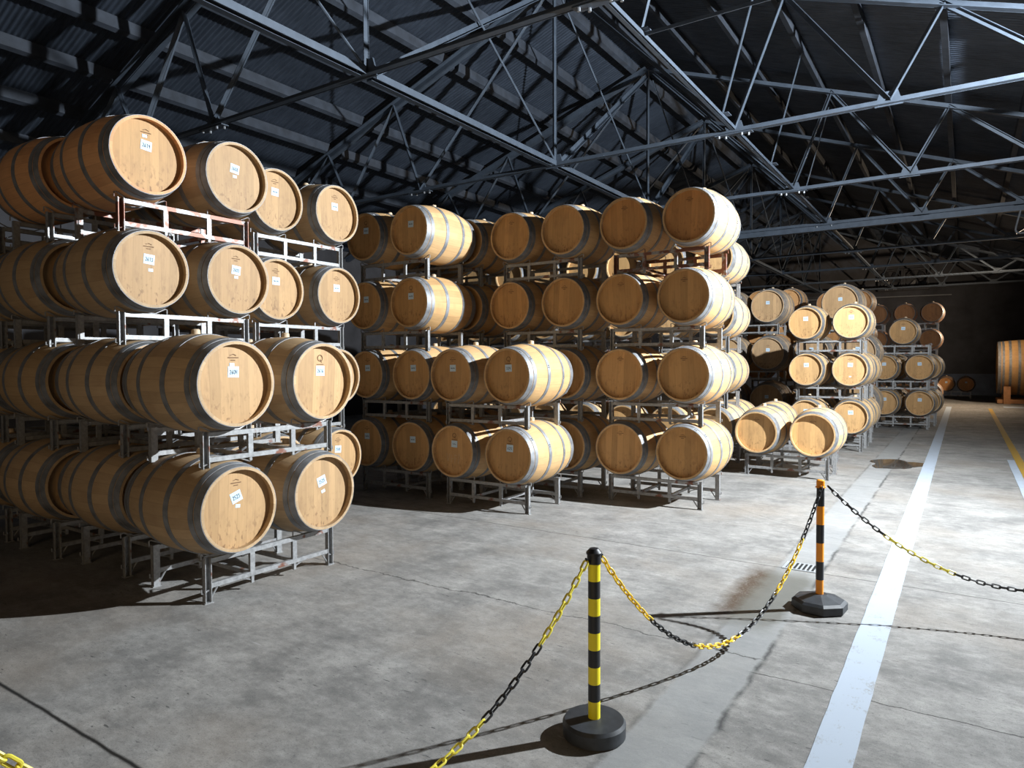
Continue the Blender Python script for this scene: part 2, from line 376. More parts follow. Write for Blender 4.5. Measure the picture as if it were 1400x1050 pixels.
NB = (2.94, 4.88, 6.7)         # bottom nodes either side of the ridge
NTOP = (3.6, 5.45, 7.3)
def truss(i, y):
    words = 'dark steel roof truss, %s of those spanning the shed from the front' % ORD[i]
    t = thing('roof_truss', words, 'truss', (RX, y, ZC), 0, 'roof trusses across the shed')
    def zt(d): return plane_z(RX+d)-ZC
    dl, dr = XL-RX+.02, XR-RX-.02
    deep = (i == 5)
    mb = MB()
    for oy in (-.045, .045): mb.angle((dl, oy, .0), (dr, oy, .0), .075, .010, (0, 1 if oy > 0 else -1, 0))
    if deep: mb.box(dl, dr, -.012, .012, -.15, .02); mb.box(dl, dr, -.07, .07, -.17, -.15)
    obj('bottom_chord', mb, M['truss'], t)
    for sgn, de in ((-1, dl), (1, dr)):
        mb = MB()
        for oy in (-.05, .05): mb.angle((sgn*.02, oy, zt(0)-.06), (de, oy, zt(de)-.06), .09, .011, (0, 1 if oy > 0 else -1, 0))
        obj('top_chord', mb, M['truss'], t)
    mb = MB()
    for oy in (-.035, .035): mb.angle((0, oy, .02), (0, oy, zt(0)-.1), .06, .008, (0, 1 if oy > 0 else -1, 0))
    obj('king_post', mb, M['truss'], t)
    def web(p, q):
        mb = MB()
        for oy in (-.03, .03): mb.angle((p[0], oy, p[1]), (q[0], oy, q[1]), .055, .008, (0, 1 if oy > 0 else -1, 0))
        obj('web_member', mb, M['truss'], t)
    def gusset(x, z, w_, h_):
        mb = MB(); mb.add([(x-w_/2, -.012, z-.05), (x+w_/2, -.012, z-.05), (x+w_*.32, -.012, z+h_), (x-w_*.32, -.012, z+h_),
                           (x-w_/2, .012, z-.05), (x+w_/2, .012, z-.05), (x+w_*.32, .012, z+h_), (x-w_*.32, .012, z+h_)],
                          [(0, 1, 2, 3), (7, 6, 5, 4), (0, 4, 5, 1), (1, 5, 6, 2), (2, 6, 7, 3), (3, 7, 4, 0)])
        obj('gusset_plate', mb, M['truss'], t)
    gusset(0, 0, .34, .16)
    for sgn in (-1, 1):
        b = [sgn*n for n in NB]; tp = [sgn*n for n in NTOP]
        web((b[0], .02), (sgn*.12, zt(0)-.16)); web((b[0], .02), (tp[0], zt(tp[0])-.05))
        web((b[1], .02), (tp[0], zt(tp[0])-.05)); web((b[1], .02), (tp[1], zt(tp[1])-.05))
        web((b[2], .02), (tp[1], zt(tp[1])-.05)); web((b[2], .02), (tp[2], zt(tp[2])-.05))
        for n in b: gusset(n, 0, .32, .13)
        mb = MB()                                  # splice of the bottom chord with its bolts
        mb.box(sgn*2.94-.26-.0, sgn*2.94+.26, -.055, .055, -.052, -.040)
        obj('splice_plate', mb, M['truss'], t)
        for k in range(4):
            mb = MB(); xx = sgn*2.94 + (-.2, -.12, .12, .2)[k]
            mb.lathe([(.016, -.085), (.016, -.052)], 'z', 6, cap=True)
            obj('splice_bolt', mb, M['bolt'], t, (xx, (-.03, .03)[k % 2], 0))
for i, y in enumerate(TY): truss(i, y)

for i in range(len(TY)-1):                         # ridge bracing bay by bay
    y0, y1 = TY[i]+.08, TY[i+1]-.08
    t = thing('ridge_bracing', 'crossed steel ridge bracing in the %s roof bay from the front' % ORD[i], 'bracing', (RX, y0, ZC), 0, 'ridge bracing between trusses')
    L = y1-y0; h = RZ-ZC-.15
    mb = MB(); mb.angle((-.04, 0, -.0), (-.04, L, -.0), .08, .010, (1, 0, 0)); mb.angle((.04, 0, 0), (.04, L, 0), .08, .010, (-1, 0, 0)); obj('longitudinal_rail', mb, M['truss'], t)
    mb = MB(); mb.bar((0, .05, .06), (0, L-.05, h-.1), .012, .085); mb.bar((.04, .05, .02), (.04, L-.05, h-.14), .07, .01); obj('diagonal_angle', mb, M['truss'], t)
    mb = MB(); mb.tube([(.06, .05, h-.1), (.06, L-.05, .06)], .016, 6); obj('diagonal_rod', mb, M['truss'], t)
for sgn, nm in ((1, 'right'), (-1, 'left')):
    if sgn < 0: continue
    for i in range(len(TY)-1):
        y0, y1 = TY[i]+.08, TY[i+1]-.08; L = y1-y0
        t = thing('chord_tie', 'long steel tie right of the ridge in the %s roof bay from front' % ORD[i], 'tie', (RX+sgn*2.94, y0, ZC), 0, 'ties between the trusses')
        mb = MB()
        mb.angle((-.006, 0, .02), (-.006, L, .02), .045, .006, (1, 0, 0)); mb.angle((.018, 0, .02), (.018, L, .02), .045, .006, (-1, 0, 0)); obj('tie_rail', mb, M['truss'], t)
        for q in range(-2, 4):
            yb = 6.6+2.8*q-y0
            if not .15 < yb < L-.15: continue
            mb = MB(); mb.bar((0, yb, .07), (.46, yb+.05, plane_z(RX+sgn*3.4)-ZC), .06, .012); obj('purlin_brace', mb, M['truss'], t)
            if q == 0: mb = MB(); mb.bar((.03, yb, .03), (1.94, yb, .03), .010, .035); obj('side_strut', mb, M['truss'], t)
            mb = MB(); mb.box(-.07, .10, yb-.08, yb+.08, .055, .066); obj('brace_plate', mb, M['truss'], t)

# ------------------------------------------------------------------ wine barrels
def make_barrel_meshes(L, Rb, Rc, hoops, tagname):
    h = L/2; k = (Rb-Rc)/h**2
    R = lambda y: Rb - k*y*y
    B = {}
    mb = MB(); ys = [-h + 2*h*i/20 for i in range(21)]
    prof = [(R(y), y) for y in ys]
    prof += [(Rc-.018, h), (R(h-.05)-.026, h-.05), (R(h-.055)-.06, h-.055)]
    prof = [(R(-h+.055)-.06, -h+.055), (R(-h+.05)-.026, -h+.05), (Rc-.018, -h)] + prof
    mb.lathe(prof, 'y', 56); B['staves'] = mb.mesh('staves', M['stave'], 40)
    mb = MB(); n = 48; r = R(h-.045)-.020; vs = [(0, 0, 0)]
    mb.lathe([(.0005, -.004), (r*.5, -.003), (r, 0.0), (r, .018), (.0005, .018)], 'y', 48); B['head'] = mb.mesh('head', M['head'], 40)
    for i, (ya, yb_) in enumerate(hoops):
        mb = MB(); th = .0035
        mb.lathe([(R(ya)+.0005, ya), (R(ya)+th, ya), (R((ya+yb_)/2)+th+.0008, (ya+yb_)/2), (R(yb_)+th, yb_), (R(yb_)+.0005, yb_)], 'y', 56)
        # rivets where the hoop laps
        for q in (-.009, .009):
            a = .5 + i*.35; ym = (ya+yb_)/2 + q*.6; rr_ = R(ym)+th
            for a2 in (a, a+.06):
                cx, cz = rr_*math.sin(a2), rr_*math.cos(a2)
                mb.box(cx-.005, cx+.005, ym-.004, ym+.004, cz-.004, cz+.004)
        B['hoop%d' % i] = mb.mesh('hoop', M['hoop'], 40)
    mb = MB(); mb.lathe([(.030, 0), (.027, .030), (.020, .036), (.0005, .037)], 'z', 14); B['bung'] = mb.mesh('bung', M['bung'])
    B['h'] = h; B['R'] = Rb; B['nh'] = len(hoops)
    return B
def sym(hs):
    return [(-b, -a) for a, b in hs] + [(a, b) for a, b in hs][::-1]
HB = .44
WINE = make_barrel_meshes(.88, .325, .268, sym([(.386, .4385), (.338, .378), (.118, .164)]), 'wine')
PUNCH = make_barrel_meshes(1.02, .420, .345, sym([(.465, .508), (.415, .448), (.365, .395), (.31, .338), (.14, .172)]), 'puncheon')

DIG = {'0': [[(.5, 1), (.1, .8), (.1, .2), (.5, 0), (.9, .2), (.9, .8), (.5, 1)]], '1': [[(.3, .8), (.55, 1), (.55, 0)]],
       '2': [[(.1, .8), (.4, 1), (.8, .85), (.75, .55), (.1, 0), (.95, .05)]], '3': [[(.1, .95), (.8, .9), (.4, .55), (.9, .35), (.5, 0), (.1, .1)]],
       '4': [[(.15, 1), (.1, .45), (.85, .5)], [(.85, 1), (.75, 0)]], '5': [[(.9, 1), (.2, .95), (.15, .55), (.8, .5), (.7, .05), (.1, .05)]],
       '6': [[(.8, 1), (.3, .7), (.1, .2), (.5, 0), (.85, .25), (.5, .5), (.15, .3)]], '8': [[(.5, .5), (.15, .8), (.5, 1), (.85, .8), (.5, .5), (.1, .2), (.5, 0), (.9, .2), (.5, .5)]],
       '9': [[(.85, .8), (.4, 1), (.15, .7), (.5, .5), (.85, .8), (.7, 0)]], '~': [[(0, .4), (.2, .7), (.4, .3), (.6, .7), (.8, .3), (1, .6)]]}
def ribbon(mb, pts, wd, y):
    for (x0, z0), (x1, z1) in zip(pts, pts[1:]):
        d = Vector((x1-x0, z1-z0)); L = d.length
        if L < 1e-6: continue
        d /= L; nx, nz = -d.y*wd/2, d.x*wd/2; e = d*wd*.35
        x0_, z0_, x1_, z1_ = x0-e.x, z0-e.y, x1+e.x, z1+e.y
        q = [(x0_+nx, z0_+nz), (x0_-nx, z0_-nz), (x1_-nx, z1_-nz), (x1_+nx, z1_+nz)]
        mb.add([(a, y, b) for a, b in q] + [(a, y+.0006, b) for a, b in q], [(0, 1, 2, 3), (7, 6, 5, 4), (0, 4, 5, 1), (1, 5, 6, 2), (2, 6, 7, 3), (3, 7, 4, 0)])
LABEL_MESH = {}
def label_mesh(w_, h_):
    k = (w_, h_)
    if k not in LABEL_MESH:
        mb = MB(); mb.box(-w_/2, w_/2, -.0012, 0, -h_/2, h_/2); LABEL_MESH[k] = mb.mesh('paper_label', M['paper'])
    return LABEL_MESH[k]
INK_MESH = {}
def ink_mesh(txt):
    if txt not in INK_MESH:
        mb = MB(); n = len(txt); cw = .056/n
        for i, ch in enumerate(txt):
            for st in DIG[ch]:
                ribbon(mb, [(-.028+cw*(i+.1+.8*x), -.014+.026*z) for x, z in st], .0032, -.0020)
        INK_MESH[txt] = mb.mesh('number', M['ink'])
    return INK_MESH[txt]
mb = MB(); ribbon(mb, [(.022*math.cos(a*PI/8), .022*math.sin(a*PI/8)) for a in range(17)], .005, -.0008); ribbon(mb, [(0, -.01), (.012, -.03)], .005, -.0008); ribbon(mb, [(-.03, -.045), (.03, -.045)], .006, -.0008)
BRAND_Q = mb.mesh('brand_stamp', M['brand'])
mb = MB(); ribbon(mb, [(-.035, 0), (.035, 0)], .006, -.0008); ribbon(mb, [(-.02, .015), (.0, .022), (.02, .015)], .004, -.0008); ribbon(mb, [(-.015, -.016), (.012, -.016)], .006, -.0008)
BRAND_T = mb.mesh('brand_stamp', M['brand'])
mb = MB()
for st in ([(-.10, .05), (-.085, -.03), (-.06, .05)], [(-.04, .04), (-.04, -.04)], [(-.04, .0), (-.01, .0)], [(.005, .04), (.005, -.05)], [(.005, .04), (.035, .035)], [(.005, 0), (.03, 0)], [(.06, .06), (.05, -.05)], [(.06, .05), (.09, .0)]):
    ribbon(mb, st, .003, -.0008)
CHALK = mb.mesh('chalk_mark', M['chalk'])

PROTO = {}
def child(name, me, parent, loc=(0, 0, 0), rot=(0, 0, 0), color=None):
    o = bpy.data.objects.new(name, me); COL.objects.link(o); o.parent = parent; o.location = loc; o.rotation_euler = rot
    if color: o.color = color
    return o
def barrel(kind, loc, rotz, label, group, tint=(1, 1, 1), htint=None, num=None, tilt=0.0, brand=None, small=None, roll=0.0):
    """one barrel: an Empty at its lowest point, head facing local -Y"""
    B = WINE if kind == 'wine' else PUNCH
    t = bpy.data.objects.new('wine_barrel' if kind == 'wine' else 'wine_puncheon', None); COL.objects.link(t); t.empty_display_size = .1
    t.location = loc; t.rotation_euler = (0, 0, rotz); tag(t, label, 'barrel', group)
    c = (0, 0, B['R']); tc = (*tint, 1); hc = (*(htint or tint), 1); h = B['h']
    child('staves', B['staves'], t, c, (0, roll, 0), tc)
    child('head', B['head'], t, (0, -h+.047, B['R']), (0, roll, 0), hc)
    child('head', B['head'], t, (0, h-.047, B['R']), (0, roll, PI), hc)
    for i in range(B['nh']): child('hoop', B['hoop%d' % i], t, c, (0, roll, 0))
    child('bung', B['bung'], t, (math.sin(roll)*B['R'], 0, B['R']+math.cos(roll)*(B['R']-.003)), (0, roll, 0))
    yh = -h+.043
    if num:
        l = child('paper_label', label_mesh(.078, .070), t, (.0, yh, B['R']+.075), (0, tilt, 0)); l['label'] = 'white paper label'
        child('number', ink_mesh(num), l, (0, 0, 0))
    if brand == 'Q': child('brand_stamp', BRAND_Q, t, (0, yh, B['R']+.165))
    if brand == 'T': child('brand_stamp', BRAND_T, t, (0, yh, B['R']+.165))
    if small: child('paper_sticker', label_mesh(.034, .022), t, (small[0], yh, B['R']+small[1]), (0, small[2], 0))
    return t

# ------------------------------------------------------------------ steel barrel racks
def make_rack(L, D, h, sp, rb, zb=0.0):
    """origin = centre of the footprint on the ground; long axis X. returns list of (part name, mesh)"""
    P = []
    def put(name, mb): P.append((name, mb.mesh(name, M['rack'])))
    for sx in (-1, 1):
        for sy in (-1, 1):
            mb = MB(); x = sx*(L/2-.0225); y = sy*(D/2-.016)
            # C channel opening outwards: web at the inner side, two flanges
            mb.box(x-.0225, x+.0225, y-sy*.016-.003, y-sy*.016+.003, zb, h)
            mb.box(x-.0225, x-.0175, y-.016, y+.016, zb, h); mb.box(x+.0175, x+.0225, y-.016, y+.016, zb, h)
            if zb == 0: mb.box(x-.03, x+.03, y-.022, y+.022, 0, .006); mb.tube([(x-sx*.02, y, .02), (x-sx*.075, y, .098)], .006, 5)
            put('upright', mb)
    for sy in (-1, 1):
        y = sy*(D/2-.016)
        for z0 in (.092, h-.035):
            mb = MB(); mb.box(-L/2+.045, L/2-.045, y-.013, y+.013, z0, z0+.030); put('rail', mb)
        for fx in (-1/6, 1/6):
            mb = MB(); x = fx*L
            mb.box(x-.018, x+.018, y-.011, y+.011, .122, h-.035); mb.box(x-.010, x+.010, y-.010, y+.010, .045 if zb == 0 else .07, .122); put('mid_post', mb)
    for fx in (-1/6, 1/6):
        mb = MB(); x = fx*L
        mb.box(x-.012, x+.012, -D/2+.029, D/2-.029, .095, .122); put('cross_beam', mb)
    ry = rb-.0
    for sx in (-1, 1):
        for sy in (-1, 1):
            y = sy*(D/2-.016); cx = sx*sp/2
            mb = MB()
            hf = [(.10, y, h), (.17, y, h+.034), (.185, y, h+.032), (.185, y, h-.002)]
            mb.tube([(cx-a, b, c) for a, b, c in hf[::-1]] + [(cx+a, b, c) for a, b, c in hf], .005, 5)
            put('cradle_rod', mb)
            mb = MB()
            hf = [(.10, y, .092), (.17, y, .066), (.185, y, .068), (.185, y, .094)]
            mb.tube([(cx-a, b, c) for a, b, c in hf[::-1]] + [(cx+a, b, c) for a, b, c in hf], .005, 5)
            put('cradle_rod', mb)
    return P
RACK = make_rack(1.035, .63, .285, .70, .296)
BIGRACK = make_rack(1.30, .72, .285, .87, .385)
RACK_UP = make_rack(1.035, .63, .285, .70, .296, .052)
BIGRACK_UP = make_rack(1.30, .72, .285, .87, .385, .052)
def rack(P, loc, rotz, label, rust=0.0):
    t = thing('barrel_rack', label, 'rack', loc, rotz, 'steel barrel racks')
    for nm, me in P:
        o = child(nm, me, t); o.color = (1, 1, 1-rust, 1)
    return t

TIER = ['bottom', 'second', 'third', 'top']
PITCH = .795
rnd = random.Random(3)
def stack(cx, cy, rot, tiers, desc, sides, group, info=None, kind='wine', rust={}, jit=.012, skip=(), base_tint=(1, 1, 1), nums=True, offs={}):
    """sides = words for the barrel at local -x and +x"""
    info = info or {}
    P = RACK if kind == 'wine' else BIGRACK; sp = .70 if kind == 'wine' else .87
    pitch = PITCH if kind == 'wine' else 1.03
    bz = .584-.325 if kind == 'wine' else .672-.420
    c, s_ = math.cos(rot), math.sin(rot)
    for k in range(tiers):
        jx, jy = (rnd.uniform(-jit, jit), rnd.uniform(-jit, jit)) if k else (0, 0)
        z = k*pitch
        tw = 'only' if tiers == 1 else (TIER[k] if k < tiers-1 else ('top' if tiers > 2 else 'upper'))
        ox, oy = cx+jx, cy+jy
        if k in offs: ox += offs[k]
        rack(P if k == 0 else (RACK_UP if kind == 'wine' else BIGRACK_UP), (ox, oy, z), rot, 'grey steel barrel rack, %s tier, %s' % (tw, desc), rust.get(k, .25*rnd.random()))
        for j in (0, 1):
            if (k, j) in skip: continue
            lx = (-.5, .5)[j]*sp + rnd.uniform(-.008, .008)
            if k == 2 and 'shift' in info: lx = info['shift']
            d = info.get((k, j), {})
            v = rnd.uniform(.86, 1.06); wv = rnd.uniform(-.05, .04)
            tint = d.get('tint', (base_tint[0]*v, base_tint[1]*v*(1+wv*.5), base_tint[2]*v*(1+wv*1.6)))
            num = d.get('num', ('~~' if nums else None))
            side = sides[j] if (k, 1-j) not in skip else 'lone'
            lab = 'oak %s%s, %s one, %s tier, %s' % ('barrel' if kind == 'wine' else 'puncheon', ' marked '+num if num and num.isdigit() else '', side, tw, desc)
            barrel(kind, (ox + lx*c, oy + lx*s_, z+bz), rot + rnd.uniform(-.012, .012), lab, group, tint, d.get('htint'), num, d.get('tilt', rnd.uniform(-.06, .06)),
                   d.get('brand', 'T' if rnd.random() < .6 else None), d.get('small'), d.get('roll', rnd.uniform(-.06, .06)))

RA = PI/2
GL, GM, GB, GF = 'barrels in the left stacks', 'barrels in the middle stacks', 'barrels in the row behind the middle stacks', 'barrels in the far stacks'
red = (1.0, .76, .66)
# --- left block: heads face the aisle
stack(-4.25, 2.98, RA, 2, 'short stack at front left', ('near', 'far'), GL, base_tint=(.84, .86, .93), info={
    (0, 0): dict(num='2523', tilt=-.33, small=(.01, .015, .1), brand='T'), (0, 1): dict(num='2525', tilt=-.3, small=(.012, .0, -.3), brand=None),
    (1, 0): dict(num='2604', tilt=.02, brand='T', small=(-.01, .12, 0)), (1, 1): dict(num='2616', tilt=.03, brand='Q', small=None)}, jit=.0)
stack(-5.225, 2.985, RA, 4, 'tall left stack just behind short one', ('near', 'far'), GL, base_tint=(.84, .86, .93), info={
    (2, 0): dict(num='2613', tilt=.08, small=(.01, .0, 0)), (2, 1): dict(num='2603', tilt=.12, small=(0, .02, 0)),
    (3, 0): dict(num='2619', tilt=.1, small=(-.01, .14, 0), tint=(1.12, .88, .80), htint=(.86, .83, .80)), (3, 1): dict(num='2608', tilt=.12, small=(0, .015, 0))}, rust={3: .9, 2: .1}, jit=.006)  # top near staves: reddish tint brightened in place of warm light from above
stack(-5.56, 4.32, RA, 4, 'tall left stack nearest the middle ones', ('near', 'far'), GL, base_tint=(.84, .86, .93), info={(0, 1): dict(num='2508')}, jit=.006)
stack(-6.13, 2.92, RA, 4, 'second tall left stack from aisle', ('near', 'far'), GL, base_tint=(.84, .86, .93), info={(3, 0): dict(tint=(1.12, .86, .76))}, jit=.01)  # near top staves tinted brighter, painting in warm fill light
stack(-7.06, 2.94, RA, 4, 'third tall left stack from aisle', ('near', 'far'), GL, base_tint=(.84, .86, .93), skip=((3, 0), (3, 1)), jit=.01)
stack(-6.52, 4.32, RA, 3, 'inner left stack hidden behind the others', ('near', 'far'), GL, base_tint=(.84, .86, .93), jit=.01)
# --- middle block: heads face the camera side
WN = (1.0, .96, .90)
stack(-5.458, 6.10, 0, 4, 'the leftmost middle stack', ('left', 'right'), GM, base_tint=(1.02, .95, .86), info={(3, 0): dict(brand='Q'), (2, 1): dict(brand='Q')}, jit=.012)
stack(-4.096, 6.01, 0, 2, 'the low middle stack standing forward', ('left', 'right'), GM, base_tint=(1.02, .95, .86), info={
    (0, 0): dict(brand='Q', num='~'), (0, 1): dict(brand='Q', num='625'), (1, 0): dict(brand='T'), (1, 1): dict(num='324', brand='Q')}, jit=.01)
stack(-5.43, 7.06, 0, 4, 'middle stack set back behind leftmost one', ('left', 'right'), GM, base_tint=(1.02, .95, .86), jit=.012)
stack(-4.063, 7.06, 0, 4, 'tall middle stack behind the low one', ('left', 'right'), GM, base_tint=(1.02, .95, .86), nums=False, jit=.012)
stack(-2.72, 7.117, 0, 4, 'rightmost middle stack with bright side', ('left', 'right'), GM, base_tint=(1.02, .95, .86), info={(3, 1): dict(tint=(.90, .86, .82), htint=(1.0, .80, .66)), (3, 0): dict(htint=(1, .84, .70))}, nums=False, rust={3: 1.1}, jit=.008, offs={3: .06, 2: .02})
# --- row behind
for i, x in enumerate((-3.30, -4.70, -6.1, -7.5)):
    stack(x, 10.06, 0, 4, '%s rear stack from right behind the middle ones' % ORD[i], ('left', 'right'), GB, nums=False)
# --- aisle side, further back
stack(-1.924, 9.67, 0, 1, 'the low pair beside the aisle', ('left', 'right'), GF, {(0, 0): dict(tint=(1.05, 1.02, .98), num=None, brand='T'), (0, 1): dict(tint=(1.05, 1.02, .98), num=None, brand='T')}, nums=False)
stack(-2.08, 10.97, 0, 1, 'the rack behind the low pair', ('left', 'right'), GF, {(0, 0): dict(num='~')}, skip=((0, 1),))
stack(-3.46, 11.3, 0, 1, 'single rack behind the rear stacks', ('left', 'right'), GF, {(0, 1): dict(num=None)})
stack(-1.915, 13.0, 0, 3, 'labelled stack beyond the low pair', ('left', 'right'), GF, {(1, 1): dict(small=(0, -.12, 0))})
stack(-1.93, 13.98, 0, 2, 'stack directly behind the labelled one', ('left', 'right'), GF)
stack(-4.04, 16.05, 0, 3, 'large cask stack at left', ('left', 'right'), 'puncheons in the far stacks', {}, 'puncheon', base_tint=(.86, .91, 1.08))
stack(-2.25, 16.05, 0, 3, 'large cask stack at right', ('left', 'right'), 'puncheons in the far stacks', {'shift': .09}, 'puncheon', skip=((2, 1),), base_tint=(.86, .91, 1.08))
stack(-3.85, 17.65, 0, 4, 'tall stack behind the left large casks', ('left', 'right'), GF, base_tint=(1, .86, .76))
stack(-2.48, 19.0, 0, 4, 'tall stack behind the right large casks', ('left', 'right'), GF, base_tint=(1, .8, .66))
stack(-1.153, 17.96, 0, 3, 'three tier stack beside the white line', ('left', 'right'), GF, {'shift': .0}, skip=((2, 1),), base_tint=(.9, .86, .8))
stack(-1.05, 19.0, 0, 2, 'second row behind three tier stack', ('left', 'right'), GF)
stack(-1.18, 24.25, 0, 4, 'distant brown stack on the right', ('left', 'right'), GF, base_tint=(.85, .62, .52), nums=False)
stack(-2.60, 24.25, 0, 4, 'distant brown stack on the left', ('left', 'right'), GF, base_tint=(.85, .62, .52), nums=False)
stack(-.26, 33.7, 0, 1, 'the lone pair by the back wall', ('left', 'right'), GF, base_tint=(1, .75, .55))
CHK = [o for o in COL.objects if o.name.startswith('wine_barrel') and o.get('label', '').startswith('oak barrel, left one, bottom tier, the low middle')]
for o in CHK: child('chalk_mark', CHALK, o, (0, -.44+.043, .325-.08))

# ------------------------------------------------------------------ foudre far right
def foudre():
    t = thing('oak_foudre', 'huge oak cask lying on timber cradle by the back wall', 'cask', (2.0, 30.5, 0), 0)
    Lh, Rb, Rc, zc = 1.0, 1.0, .93, 1.28
    R = lambda x: Rb-(Rb-Rc)*(x/Lh)**2
    mb = MB(); pr = [(Rc-.05, -Lh), (Rc-.05, -Lh+.06)]
    mb.lathe([(Rc-.06, -Lh+.06), (Rc-.05, -Lh)] + [(R(-Lh+2*Lh*i/16), -Lh+2*Lh*i/16) for i in range(17)] + [(Rc-.05, Lh), (Rc-.06, Lh-.06)], 'y', 64)
    me = mb.mesh('staves', M['stave']); o = child('staves', me, t, (0, 0, zc), (0, 0, -PI/2), (.9, .78, .62, 1))
    mb = MB(); mb.lathe([(.001, -.01), (Rc-.055, 0), (Rc-.055, .04), (.001, .04)], 'y', 48); hm = mb.mesh('head', M['head'])
    child('head', hm, t, (-Lh+.06, 0, zc), (0, 0, -PI/2)); child('head', hm, t, (Lh-.06, 0, zc), (0, 0, PI/2))
    for a, b in ((-.995, -.90), (-.87, -.80), (-.68, -.60), (-.42, -.34), (.34, .42), (.60, .68), (.80, .87), (.90, .995)):
        mb = MB(); mb.lathe([(R(a)+.001, a), (R(a)+.006, a), (R(b)+.006, b), (R(b)+.001, b)], 'y', 64); child('hoop', mb.mesh('hoop', M['hoop']), t, (0, 0, zc), (0, 0, -PI/2))
    for x in (-.72, .72):
        mb = MB(); mb.box(x-.10, x+.10, -.85, .85, .0, .17)
        for sy in (-1, 1):
            mb.add([(x-.10, sy*.85, .17), (x+.10, sy*.85, .17), (x+.10, sy*.30, .17), (x-.10, sy*.30, .17), (x-.10, sy*.85, .62), (x+.10, sy*.85, .62), (x+.10, sy*.30, .26), (x-.10, sy*.30, .26)],
                   [(0, 3, 2, 1), (4, 5, 6, 7), (0, 1, 5, 4), (1, 2, 6, 5), (2, 3, 7, 6), (3, 0, 4, 7)])
        obj('cradle', mb, M['timber'], t)
    for y in (-.72, .72):
        mb = MB(); mb.box(-1.0, 1.0, y-.08, y+.08, .02, .16); obj('cradle_beam', mb, M['timber'], t)
    mb = MB(); mb.lathe([(.07, 0), (.06, .06), (.001, .065)], 'z', 16); obj('bung', mb, M['paper'], t, (0, 0, zc+Rb-.005))
foudre()

# ------------------------------------------------------------------ wall fans
for x, z, w_ in ((-2.95, 5.35, 'right'), (-1.9, 5.35, 'far right'), (-7.9, 5.75, 'left')):
    t = thing('wall_fan', 'dark round extractor fan high on the back wall, %s one' % w_, 'fan', (x, YB-.10, z-.5), 0, 'extractor fans on the back wall')
    mb = MB()
    for a, b in ((-.52, -.44), (.44, .52)): mb.box(a, b, -.1, .1, 0, 1.0)
    for a, b in ((0, .07), (.93, 1.0)): mb.box(-.44, .44, -.1, .1, a, b)
    obj('frame', mb, M['fanm'], t)
    mb = MB(); mb.lathe([(.42, -.08), (.45, -.08), (.45, .08), (.42, .08)], 'y', 32, close=True); obj('ring', mb, M['fanm'], t, (0, 0, .5))
    mb = MB(); mb.lathe([(.001, -.05), (.07, -.05), (.07, .05), (.001, .05)], 'y', 16); obj('hub', mb, M['fanm'], t, (0, 0, .5))
    for k in range(6):
        a = k*PI/3; mb = MB(); q = [(.06, -.05), (.40, -.11), (.40, .09), (.06, .04)]
        pts = [(r*math.cos(a)-s2*math.sin(a), s2*.35, r*math.sin(a)+s2*math.cos(a)) for r, s2 in q]
        mb.add(pts + [(p[0], p[1]+.008, p[2]) for p in pts], [(0, 1, 2, 3), (7, 6, 5, 4), (0, 4, 5, 1), (1, 5, 6, 2), (2, 6, 7, 3), (3, 7, 4, 0)])
        obj('blade', mb, M['fanm'], t, (0, 0, .5))
mb = MB(); mb.tube([(-9.5, YB-.5, 4.62), (-.5, YB-.5, 4.52)], .03, 8)
tag(obj('wall_pipe', mb, M['bolt']), 'thin pale pipe running along the back wall above casks', 'pipe')

mb = MB(); mb.tube([(.93, 17.62, 4.62), (.86, 17.62, 4.30), (.85, 17.62, 4.22), (.87, 17.62, 4.17), (.93, 17.62, 4.15), (1.9, 17.62, 4.17), (2.0, 17.62, 4.2), (2.02, 17.62, 4.62)], .018, 8)
tag(obj('hanging_pipe', mb, M['bolt']), 'bent metal pipe hanging below a roof beam on the right', 'pipe')

# ------------------------------------------------------------------ floor markings, drain, puddle
def strip(name, x0, x1, y0, y1, mat, label, z=.003):
    mb = MB(); n = int((y1-y0)/.12); r = random.Random(name)
    L = [(x0+r.uniform(-.002, .002), y0+(y1-y0)*i/n) for i in range(n+1)]; Rr = [(x1+r.uniform(-.002, .002), y0+(y1-y0)*i/n) for i in range(n+1)]
    vs = [(a, b, z) for a, b in L] + [(a, b, z) for a, b in Rr] + [(a, b, 0) for a, b in L] + [(a, b, 0) for a, b in Rr]; m = n+1
    fs = [(i, i+m, i+m+1, i+1) for i in range(n)] + [(i+2*m, i, i+1, i+2*m+1) for i in range(n)] + [(i+m, i+3*m, i+3*m+1, i+m+1) for i in range(n)]
    fs += [(0, 2*m, 3*m, m), (n, n+m, n+3*m, n+2*m)]
    mb.add(vs, fs); tag(obj(name, mb, mat), label, 'line marking')
strip('painted_floor_line', -.475, -.325, -4.5, 27.0, M['white_line'], 'worn white painted line along the concrete aisle floor')
strip('painted_floor_line', .66, .76, 4.0, 26.5, M['yellow_line'], 'faded yellow painted line right of the white line')
strip('painted_floor_line', .565, .655, -4.0, 12.8, M['white_line'], 'short white painted line alongside the yellow line')
strip('painted_floor_line', 1.1, 1.75, 27.2, 28.0, M['white_line'], 'pale rectangular floor patch in front of the huge cask')

